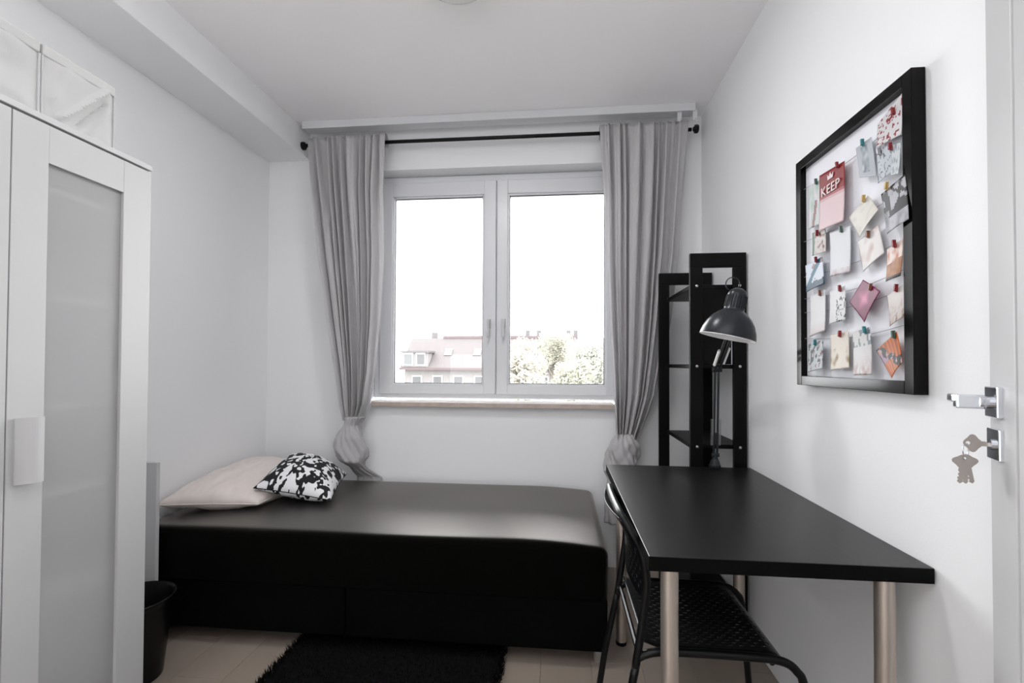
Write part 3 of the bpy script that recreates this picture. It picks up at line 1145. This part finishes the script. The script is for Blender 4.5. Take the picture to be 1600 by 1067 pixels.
def p_mag(u, v):
    d = abs(u - .5) + abs(v - .5)
    return mixc((.74, .36, .50), (.36, .01, .18), min(1, max(0, (d - .08) * 3.0 + .3 * nz(u, v, 4))))
def p_floral(u, v): return mixc((.74, .71, .69), (.38, .24, .18), max(0, min(.9, (.75 - v) * 1.1)) * (.25 + max(0, 1.5 * nz(u, v, 8, 6))))
def p_dfl(u, v): return (.06, .12, .12) if nz(u, v, 6, 7) > .16 and v > .25 else (.36, .14, .18) if nz(u, v, 9, 1) > .30 else (.58, .61, .62)
def p_clow(u, v): return mixc((.77, .73, .67), (.54, .46, .34), max(0, 2.4 * nz(u, v, 5, 2)) if v < .6 else 0)
def p_pink(u, v): return (.36, .42, .44) if v > .62 and nz(u, v, 9, 5) > .25 else mixc((.73, .72, .72), (.46, .30, .28), max(0, min(.8, (.45 - v) * 1.6)) * (.6 + nz(u, v, 8, 2)))
def p_or(u, v):
    if abs(u + v - 1 + .25 * nz(u, v, 4)) < .17: return (.03, .02, .03) if nz(u, v, 6, 9) > -.2 else (.62, .46, .44)
    if u < .35 and .45 < v < .8: return (.50, .38, .46)
    return (.72, .30, .09) if sin(u * 42) > -.35 else (.50, .22, .05)


cards = [
    ('pale green card with a thin red stroke, top left inside the frame', [(1.574, 1.737), (1.499, 1.73), (1.497, 1.594), (1.568, 1.597)], p_pale, (1.522, 1.738), M_green, 1),
    ('red-topped card with white lettering pinned top left in the frame', [(1.499, 1.74), (1.373, 1.732), (1.369, 1.565), (1.494, 1.57)], p_keep, (1.40, 1.738), M_string, 3),
    ('blue-grey card with a tilted sketch hanging from a teal clip, top centre', [(1.327, 1.745), (1.264, 1.746), (1.241, 1.638), (1.306, 1.659)], p_tube, (1.292, 1.751), M_teal, 2),
    ('white card splattered with dark red dots in the top right corner', [(1.249, 1.768), (1.158, 1.80), (1.158, 1.70), (1.245, 1.708)], p_splat, (1.186, 1.775), M_string, 1),
    ('small card with a grey line sketch just below the red-dotted card', [(1.247, 1.703), (1.192, 1.695), (1.188, 1.625), (1.236, 1.617)], p_sketch, (1.232, 1.700), M_wire, 2),
    ('faint white card at the right edge beneath the red-dotted card', [(1.187, 1.688), (1.158, 1.683), (1.158, 1.609), (1.182, 1.616)], p_faint, (1.1855, 1.692), M_string, 3),
    ('cream card tilted like a diamond under a gold clip', [(1.363, 1.572), (1.281, 1.604), (1.237, 1.553), (1.311, 1.504)], p_cream, (1.292, 1.606), M_gold, 2),
    ('grey card with bold black strokes near the right bar of the frame', [(1.227, 1.587), (1.147, 1.605), (1.128, 1.497), (1.199, 1.482)], p_dark, (1.20, 1.604), M_gold, 3),
    ('small greenish card on the left edge above the teal-striped card', [(1.545, 1.579), (1.473, 1.578), (1.464, 1.504), (1.539, 1.507)], p_small, (1.51, 1.577), M_string, 2),
    ('long plain white card with a reddish foot below the red-topped card', [(1.46, 1.559), (1.36, 1.549), (1.353, 1.422), (1.448, 1.426)], p_long, (1.396, 1.556), M_green, 1),
    ('off-white tilted card below the cream diamond card', [(1.33, 1.498), (1.247, 1.518), (1.22, 1.443), (1.301, 1.412)], p_tilt, (1.279, 1.510), M_brown, 1),
    ('card with a golden brown lower half beside the right bar', [(1.211, 1.449), (1.158, 1.462), (1.158, 1.376), (1.207, 1.371)], p_tan, (1.18, 1.461), M_string, 2),
    ('card with a diagonal teal stripe on the left edge', [(1.585, 1.487), (1.488, 1.494), (1.472, 1.411), (1.574, 1.4)], p_teal, (1.515, 1.497), M_string, 3),
    ('long off-white card on the left edge below the teal-striped card', [(1.567, 1.387), (1.482, 1.396), (1.474, 1.272), (1.561, 1.258)], p_white, (1.505, 1.394), M_brown, 1),
    ('white card with dark specks left of the magenta card', [(1.452, 1.384), (1.377, 1.39), (1.372, 1.295), (1.45, 1.289)], p_specks, (1.396, 1.391), M_string, 2),
    ('magenta diamond-shaped card in the middle of the frame', [(1.363, 1.342), (1.304, 1.393), (1.23, 1.352), (1.29, 1.281)], p_mag, (1.268, 1.374), M_brown, 2),
    ('card with brownish floral print right of the magenta card', [(1.217, 1.339), (1.158, 1.36), (1.158, 1.282), (1.204, 1.264)], p_floral, (1.18, 1.358), M_string, 1),
    ('dark teal floral card in the bottom left corner', [(1.565, 1.236), (1.484, 1.246), (1.478, 1.161), (1.562, 1.148)], p_dfl, (1.52, 1.246), M_teal, 3),
    ('cream card with a red clip in the bottom row, second from left', [(1.454, 1.258), (1.367, 1.265), (1.359, 1.164), (1.448, 1.156)], p_clow, (1.40, 1.265), M_string, 2),
    ('white card fading to pink-brown at the foot, below the magenta card', [(1.344, 1.258), (1.27, 1.269), (1.257, 1.148), (1.332, 1.145)], p_pink, (1.287, 1.268), M_teal, 3),
    ('orange striped diamond card in the bottom right corner', [(1.253, 1.208), (1.18, 1.251), (1.158, 1.179), (1.193, 1.142)], p_or, (1.185, 1.250), M_green, 2),
]
for idx, (lab, q, fn, clip, cm, lay) in enumerate(cards):
    X0 = .7865 - .0028 * (lay + (idx % 3) * .3)
    cy_, cz_ = sum(p[0] for p in q) / 4, sum(p[1] for p in q) / 4
    t = thing('pinned_card', lab, 'card', (X0, cy_, cz_), group='cards pinned in the black frame')
    bm = bmesh.new()
    cl = bm.loops.layers.float_color.new('print')
    N = 22
    g = []
    for j in range(N + 1):
        v = j / N
        row = []
        for i in range(N + 1):
            u = i / N
            TL, TR, BR, BL = [V((0, p[0], p[1])) for p in q]
            p = TL * (1 - u) * v + TR * u * v + BR * u * (1 - v) + BL * (1 - u) * (1 - v)
            p.x = X0 - .006 * (1 - v) ** 2 * (1 if idx % 2 else .6) - .0025 * sin(pi * u) * (1 - v)
            row.append(bm.verts.new(p))
        g.append(row)
    for j in range(N):
        for i in range(N):
            f = bm.faces.new((g[j][i], g[j][i + 1], g[j + 1][i + 1], g[j + 1][i]))
            c = fn((i + .5) / N, (j + .5) / N)
            for l in f.loops: l[cl] = (*[.92 * max(0, min(1, k)) ** 1.7 for k in c], 1)
    me = bpy.data.meshes.new('paper')
    bm.to_mesh(me); bm.free()
    o = keep(link_mesh('paper', me, M_print, None, True), t)
    md = o.modifiers.new('thickness', 'SOLIDIFY'); md.thickness = .0005
    bm = bmesh.new()
    a = rn.uniform(-.25, .25)
    yy, zz = clip
    bx(bm, X0 - .0045, X0 - .001, -.0026, .0026, -.012, .007, .0005, 1)
    bx(bm, X0 - .0085, X0 - .005, -.0026, .0026, -.010, .007, .0005, 1)
    bmesh.ops.rotate(bm, verts=bm.verts, cent=(0, 0, 0), matrix=Matrix.Rotation(a, 3, 'X'))
    bmesh.ops.translate(bm, verts=bm.verts, vec=(0, yy, zz - .004))
    keep(obj('clothespin', bm, cm), t)
    if idx == 1:
        cu_ = bpy.data.curves.new('lettering', 'FONT')
        cu_.body = 'KEEP'; cu_.size = .040; cu_.extrude = .0003
        tmp = bpy.data.objects.new('tmp', cu_)
        C.link(tmp)
        me = bpy.data.meshes.new_from_object(tmp)
        bpy.data.objects.remove(tmp)
        o = link_mesh('lettering', me, mat('print_white', (.72, .62, .62), .5))
        ws = [v.co.x for v in me.vertices]
        sc_ = .092 / (max(ws) - min(ws))
        for v in me.vertices:
            x_, y_ = v.co.x * sc_, v.co.y * .95
            v.co = V((X0 - .0042 - (.0005 if v.co.z > 0 else 0), 1.484 - x_, 1.668 + y_))
        keep(o, t)
        # small crown mark: base band and three points
        bm = bmesh.new()
        yc, zc = 1.437, 1.708
        pts = [(-.013, 0), (.013, 0), (.015, .016), (.007, .008), (0, .019), (-.007, .008), (-.015, .016)]
        fv = [bm.verts.new((X0 - .0030, yc - a_, zc + b_)) for a_, b_ in pts]
        bv = [bm.verts.new((X0 - .0024, yc - a_, zc + b_)) for a_, b_ in pts]
        bm.faces.new(fv); bm.faces.new(bv[::-1])
        for k in range(len(pts)):
            bm.faces.new((fv[k], bv[k], bv[(k + 1) % len(pts)], fv[(k + 1) % len(pts)]))
        keep(obj('crown_mark', bm, mat('print_white', (.72, .62, .62), .5)), t)

# ------------------------------------------------------------------ door leaf at the right edge
ud, nd = V((-.363, -.932, 0)).normalized(), V((-.932, .363, 0)).normalized()
P0 = V((.739, .895, 0))
dr = tag(bpy.data.objects.new('door_1', None), kind='structure')
C.link(dr)
dr.location = (P0.x, P0.y, 0)


def dbox(bm, s0, s1, n0, n1, z0, z1, bev=0):
    """s along the leaf from its free edge, n out of the leaf face into the room"""
    before = set(bm.verts)
    bx(bm, s0, s1, n0, n1, z0, z1, bev)
    for v in [q for q in bm.verts if q not in before]:
        c = v.co.copy()
        v.co = P0 + ud * c.x + nd * c.y + V((0, 0, c.z))


bm = bmesh.new()
dbox(bm, 0, .80, -.036, -.006, .008, 2.05, .001)
keep(obj('door_core', bm, M_white), dr)
bm = bmesh.new()
dbox(bm, .0, .040, -.010, 0, .008, 2.05, .002)
dbox(bm, .0405, .098, -.010, .003, .008, 2.05, .003)
dbox(bm, .104, .80, -.010, .003, .008, 2.05, .003)
keep(obj('door_face', bm, M_white), dr)
ZH, ZK = 1.112, 1.042
rs = bmesh.new()
dbox(rs, .012, .058, .0005, .011, ZH - .026, ZH + .026, .002)
rs2 = keep(obj('handle_rosette', rs, M_chrome), dr)
tu = bmesh.new()
tube(tu, [P0 + ud * .036 + nd * .011 + V((0, 0, ZH)), P0 + ud * .036 + nd * .026 + V((0, 0, ZH))], .010, 14)
dbox(tu, .024, .042, .018, .056, ZH - .012, ZH + .012, .003)
dbox(tu, .010, .036, .050, .060, ZH - .002, ZH + .012, .003)
keep(obj('door_handle', tu, M_chrome), dr)
rs = bmesh.new()
dbox(rs, .012, .058, .0005, .009, ZK - .026, ZK + .026, .002)
tube(rs, [P0 + ud * .036 + nd * .009 + V((0, 0, ZK)), P0 + ud * .036 + nd * .013 + V((0, 0, ZK))], .009, 14)
keep(obj('key_rosette', rs, M_chrome), dr)


def key(name, origin, along, across, flatn, parent):
    """origin: ring hole; along: blade direction"""
    bm = bmesh.new()
    al, ac, fn_ = V(along).normalized(), V(across).normalized(), V(flatn).normalized()
    def P(a, b, c): return V(origin) + al * a + ac * b + fn_ * c
    # bow: rounded plate with a hole, blade with teeth
    R, n = .0135, 24
    for c0 in (0,):
        o_f, o_b, i_f, i_b = [], [], [], []
        for k in range(n):
            t = 2 * pi * k / n
            sx = (1 + .12 * cos(4 * t))
            a, b = R * cos(t) * sx * .82 + .006, R * sin(t) * sx
            o_f.append(bm.verts.new(P(a, b, .001))); o_b.append(bm.verts.new(P(a, b, -.001)))
            a, b = .003 * cos(t), .003 * sin(t)
            i_f.append(bm.verts.new(P(a, b, .001))); i_b.append(bm.verts.new(P(a, b, -.001)))
        for k in range(n):
            k2 = (k + 1) % n
            bm.faces.new((o_f[k], o_f[k2], i_f[k2], i_f[k]))
            bm.faces.new((o_b[k2], o_b[k], i_b[k], i_b[k2]))
            bm.faces.new((o_f[k2], o_f[k], o_b[k], o_b[k2]))
            bm.faces.new((i_f[k], i_f[k2], i_b[k2], i_b[k]))
    prof = [(.016, -.004), (.040, -.004), (.043, -.001), (.040, .003), (.037, .0015), (.034, .0035), (.031, .001), (.028, .0035), (.025, .0015), (.022, .004), (.016, .004)]
    f_ = [bm.verts.new(P(a, b, .0011)) for a, b in prof]
    b_ = [bm.verts.new(P(a, b, -.0011)) for a, b in prof]
    bm.faces.new(f_); bm.faces.new(b_[::-1])
    for k in range(len(prof)):
        bm.faces.new((f_[k], b_[k], b_[(k + 1) % len(prof)], f_[(k + 1) % len(prof)]))
    return keep(obj(name, bm, M_keymetal), parent)


kr = thing('keys', 'bunch of steel keys hanging from the lock of the white door', 'keys', tuple(P0 + ud * .036 + nd * .04 + V((0, 0, ZK))))
ko = P0 + ud * .036 + nd * .040 + V((0, 0, ZK))
key('key', ko, -nd, V((0, 0, 1)), ud, kr)
bm = bmesh.new()
rc = ko + V((0, 0, -.012)) + nd * .003
tube(bm, [rc + nd * .012 * cos(t) * .5 + V((0, 0, .012 * sin(t))) + ud * .008 * cos(t) for t in [k * 2 * pi / 24 for k in range(24)]], .0009, 6, closed=True)
keep(obj('split_ring', bm, M_chrome, smooth=True), kr)
hk = ko + V((0, 0, -.026)) + nd * .004
for ang, off in ((-.16, -.004), (.02, 0), (.17, .004)):
    al = (V((0, 0, -1)) + nd * ang).normalized()
    ac = al.cross(ud)
    key('key', hk + ud * off + nd * off * .6, al, ac, ud, kr)

# ------------------------------------------------------------------ ceiling lamp
cl_ = thing('ceiling_lamp', 'round white ceiling lamp at the top edge of the photo', 'lamp', (-.55, 1.60, ZC))
LCX, LCY = -.375, 1.640
bm = bmesh.new()
lathe(bm, [(.14, ZC - .0005), (.145, ZC - .006), (.145, ZC - .018), (.138, ZC - .022)], Matrix.Translation((LCX, LCY, 0)), 48, True, True)
keep(obj('lamp_base', bm, M_screw, smooth=True, sharp=40), cl_)
bm = bmesh.new()
lathe(bm, [(.136, ZC - .022), (.134, ZC - .035), (.12, ZC - .055), (.09, ZC - .072), (.05, ZC - .082), (.001, ZC - .085)], Matrix.Translation((LCX, LCY, 0)), 48, False, True)
keep(obj('glass_dome', bm, M_lampglass, smooth=True), cl_)

pl_ = bpy.data.lights.new('under_lamp_fill', 'AREA')  # added fill below the dome to lift the walls; the lamp itself is off
pl_.shape = 'DISK'
pl_.size = .26
pl_.energy = 10
pl_.color = (.99, .99, 1)
po = bpy.data.objects.new('under_lamp_fill', pl_)
C.link(po)
po.location = (LCX, LCY, ZC - .088)
keep(po, cl_)

# ------------------------------------------------------------------ outside: houses and trees
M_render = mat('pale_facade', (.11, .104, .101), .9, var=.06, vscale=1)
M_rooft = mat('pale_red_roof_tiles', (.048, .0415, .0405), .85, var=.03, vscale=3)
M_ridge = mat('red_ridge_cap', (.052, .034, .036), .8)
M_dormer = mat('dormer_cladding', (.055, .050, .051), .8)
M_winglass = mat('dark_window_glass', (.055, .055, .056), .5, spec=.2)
M_sky_l = mat('skylight_glass', (.05,.05,.051), .3)
M_ground = mat('pale_yard_ground', (.15, .145, .13), .95, var=.2, vscale=.3)
bm = bmesh.new(); bx(bm, -150, 150, 6, 260, -10.6, -10)
tag(obj('ground', bm, M_ground), kind='structure')


def wnd(root, x0, x1, y, z0, z1, M_g=M_winglass, bars=1):
    f = bmesh.new()
    t = .07
    bx(f, x0, x0 + t, y - .06, y + .02, z0, z1); bx(f, x1 - t, x1, y - .06, y + .02, z0, z1)
    bx(f, x0 + t, x1 - t, y - .06, y + .02, z0, z0 + t); bx(f, x0 + t, x1 - t, y - .06, y + .02, z1 - t, z1)
    fo = keep(obj('window', f, M_white), root)
    g = bmesh.new(); bx(g, x0 + t, x1 - t, y - .03, y - .01, z0 + t, z1 - t)
    o = obj('pane', g, M_g); o.parent = fo


hs = thing('house', 'pale house with a faded red roof and a dormer seen through the left window pane', 'house', (-9, 42, -10))
HY = 38.0
hx0, hx1, ze, zr = -13.1, 1.6, .68, 3.35
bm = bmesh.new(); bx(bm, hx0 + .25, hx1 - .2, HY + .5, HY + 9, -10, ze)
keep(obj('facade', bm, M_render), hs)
bm = bmesh.new()
ry0, ry1 = HY, HY + 3.4
vs = [bm.verts.new(p) for p in ((hx0, ry0, ze), (hx1, ry0, ze), (hx1, ry1, zr), (hx0, ry1, zr), (hx0, HY + 9.4, ze), (hx1, HY + 9.4, ze), (hx0, HY + 6, zr), (hx1, HY + 6, zr))]
for f in ((0, 1, 2, 3), (3, 2, 7, 6), (6, 7, 5, 4), (0, 3, 6, 4), (1, 5, 7, 2), (0, 4, 5, 1)):
    bm.faces.new([vs[i] for i in f])
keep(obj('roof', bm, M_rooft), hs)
keep(box('ridge_cap', -10.3, hx1, ry1 - .08, ry1 + .2, zr - .02, zr + .22, M_ridge, bev=0), hs)
keep(box('gutter', hx0, hx1, ry0 - .15, ry0 + .02, ze - .10, ze + .08, M_ridge, bev=0), hs)
dm = keep(box('dormer', -12.95, -10.75, HY + .15, HY + 2.2, ze + .15, 2.0, M_render, bev=0), hs)
o = box('dormer_roof', -13.05, -10.6, HY - .05, HY + 2.6, 2.0, 2.16, M_dormer, bev=0); o.parent = dm
wnd(hs, -12.85, -12.0, HY + .12, .95, 1.95, mat('pale_pane', (.04, .042, .042), .4))
wnd(hs, -11.75, -10.95, HY + .12, .95, 1.95)
for sx in (-9.4, -6.9, -4.6):
    bm = bmesh.new(); bx(bm, -.32, .32, -.05, .05, -.45, .45)
    ang = math.atan2(zr - ze, ry1 - ry0)
    bmesh.ops.rotate(bm, verts=bm.verts, cent=(0, 0, 0), matrix=Matrix.Rotation(-(pi / 2 - ang), 3, 'X'))
    bmesh.ops.translate(bm, verts=bm.verts, vec=(sx, HY + 1.72, ze + 1.38))
    keep(obj('skylight', bm, M_sky_l), hs)
for cxn in (-11.2, -5.5):
    c = keep(box('chimney', cxn - .25, cxn + .25, ry1 + .4, ry1 + .9, zr - .3, zr + .55, M_dormer, bev=0), hs)
for k in range(8):
    x_ = -12.2 + k * 1.75
    wnd(hs, x_, x_ + .85, HY + .49, -1.1, .1)
for k in range(8):
    x_ = -12.2 + k * 1.75
    wnd(hs, x_, x_ + .85, HY + .49, -4.0, -2.8)

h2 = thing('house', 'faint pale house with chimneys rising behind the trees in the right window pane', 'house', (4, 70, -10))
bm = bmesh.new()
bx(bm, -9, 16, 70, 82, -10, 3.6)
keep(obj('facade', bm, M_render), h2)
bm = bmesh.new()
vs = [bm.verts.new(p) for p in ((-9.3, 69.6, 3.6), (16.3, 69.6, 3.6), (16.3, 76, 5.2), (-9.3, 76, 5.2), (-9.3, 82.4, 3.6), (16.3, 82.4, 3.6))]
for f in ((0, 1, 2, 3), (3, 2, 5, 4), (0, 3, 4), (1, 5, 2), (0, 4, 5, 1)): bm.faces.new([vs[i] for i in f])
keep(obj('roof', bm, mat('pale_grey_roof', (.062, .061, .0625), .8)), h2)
for cxn in (-5.0, -3.2, 1.5, 2.6):
    keep(box('chimney', cxn - .35, cxn + .35, 75.2, 76.2, 4.6, 6.4, M_dormer, bev=0), h2)
for k in range(9):
    wnd(h2, -8 + k * 2.6, -6.7 + k * 2.6, 69.98, 1.4, 2.9, mat('pale_pane', (.12, .125, .125), .4))

M_leaf = [mat('yellow_green_leaves', (.275, .27, .215), .8, var=.3, vscale=2, transl=.35), mat('pale_green_leaves', (.27, .275, .235), .8, var=.3, vscale=2, transl=.35),
          mat('ochre_leaves', (.285, .27, .225), .8, var=.3, vscale=2, transl=.35)]
M_bark = mat('pale_bark', (.10, .09, .075), .9, var=.2)


def tree(label, x, y, top, rad, seed, lm, n=9500):
    t = thing('tree', label, 'tree', (x, y, -10), group='trees outside the window')
    rn_ = random.Random(seed)
    zc = top - rad * 1.15
    bm = bmesh.new()
    tube(bm, catmull([(x, y, -10), (x + .1, y, -5), (x - .05, y + .1, zc - rad), (x, y, zc)], 5), [.22 - .009 * k for k in range(16)], 8)
    keep(obj('trunk', bm, M_bark, smooth=True), t)
    bm = bmesh.new()
    tips = []
    for k in range(16):
        a = rn_.uniform(0, 2 * pi); e = rn_.uniform(-.3, 1.3)
        d = V((cos(a) * cos(e), sin(a) * cos(e), sin(e) * 1.15))
        p = V((x, y, zc - rad * .5)); q = V((x, y, zc)) + d * rad * rn_.uniform(.55, .95)
        tube(bm, catmull([p, p.lerp(q, .5) + V((0, 0, .15)), q], 4), [.05, .048, .045, .042, .038, .03, .025, .02, .012], 5)
        tips.append(q)
    keep(obj('branches', bm, M_bark), t)
    cl = [(q, rn_.uniform(.28, .5) * rad) for q in tips] + [(V((x, y, zc)) + V((rn_.gauss(0, .4), rn_.gauss(0, .4), rn_.gauss(0, .4))) * rad, rn_.uniform(.2, .4) * rad) for _ in range(10)]
    verts, faces = [], []
    for k in range(n):
        c, r = cl[rn_.randrange(len(cl))]
        d = V((rn_.gauss(0, 1), rn_.gauss(0, 1), rn_.gauss(0, 1))).normalized()
        p = c + d * r * rn_.random() ** .4
        a = V((rn_.gauss(0, 1), rn_.gauss(0, 1), rn_.gauss(0, .6))).normalized() * rn_.uniform(.05, .085)
        b = a.cross(V((rn_.gauss(0, 1), rn_.gauss(0, 1), rn_.gauss(0, 1)))).normalized() * .035
        m = len(verts)
        verts += [p - a, p + b, p + a, p - b]
        faces.append((m, m + 1, m + 2, m + 3))
    me = bpy.data.meshes.new('foliage')
    me.from_pydata(verts, [], faces)
    o = keep(link_mesh('foliage', me, lm), t)
    o['kind'] = 'stuff'


tree('ochre-leaved tree nearest the window mullion in the right pane', -2.05, 24, 2.25, 1.45, 1, M_leaf[2])
tree('tall yellow-green tree in the middle of the right pane', -.42, 30, 3.05, 1.68, 2, M_leaf[0])
tree('pale green tree at the right edge of the right pane', 1.75, 24, 2.3, 1.5, 3, M_leaf[1])
tree('low ochre tree just right of the window mullion, before the others', -1.0, 15.5, 1.40, .83, 6, M_leaf[2], 5500)
tree('low yellow tree in front of the tall one in the right pane', .50, 19, 1.30, 1.0, 4, M_leaf[0], 6500)
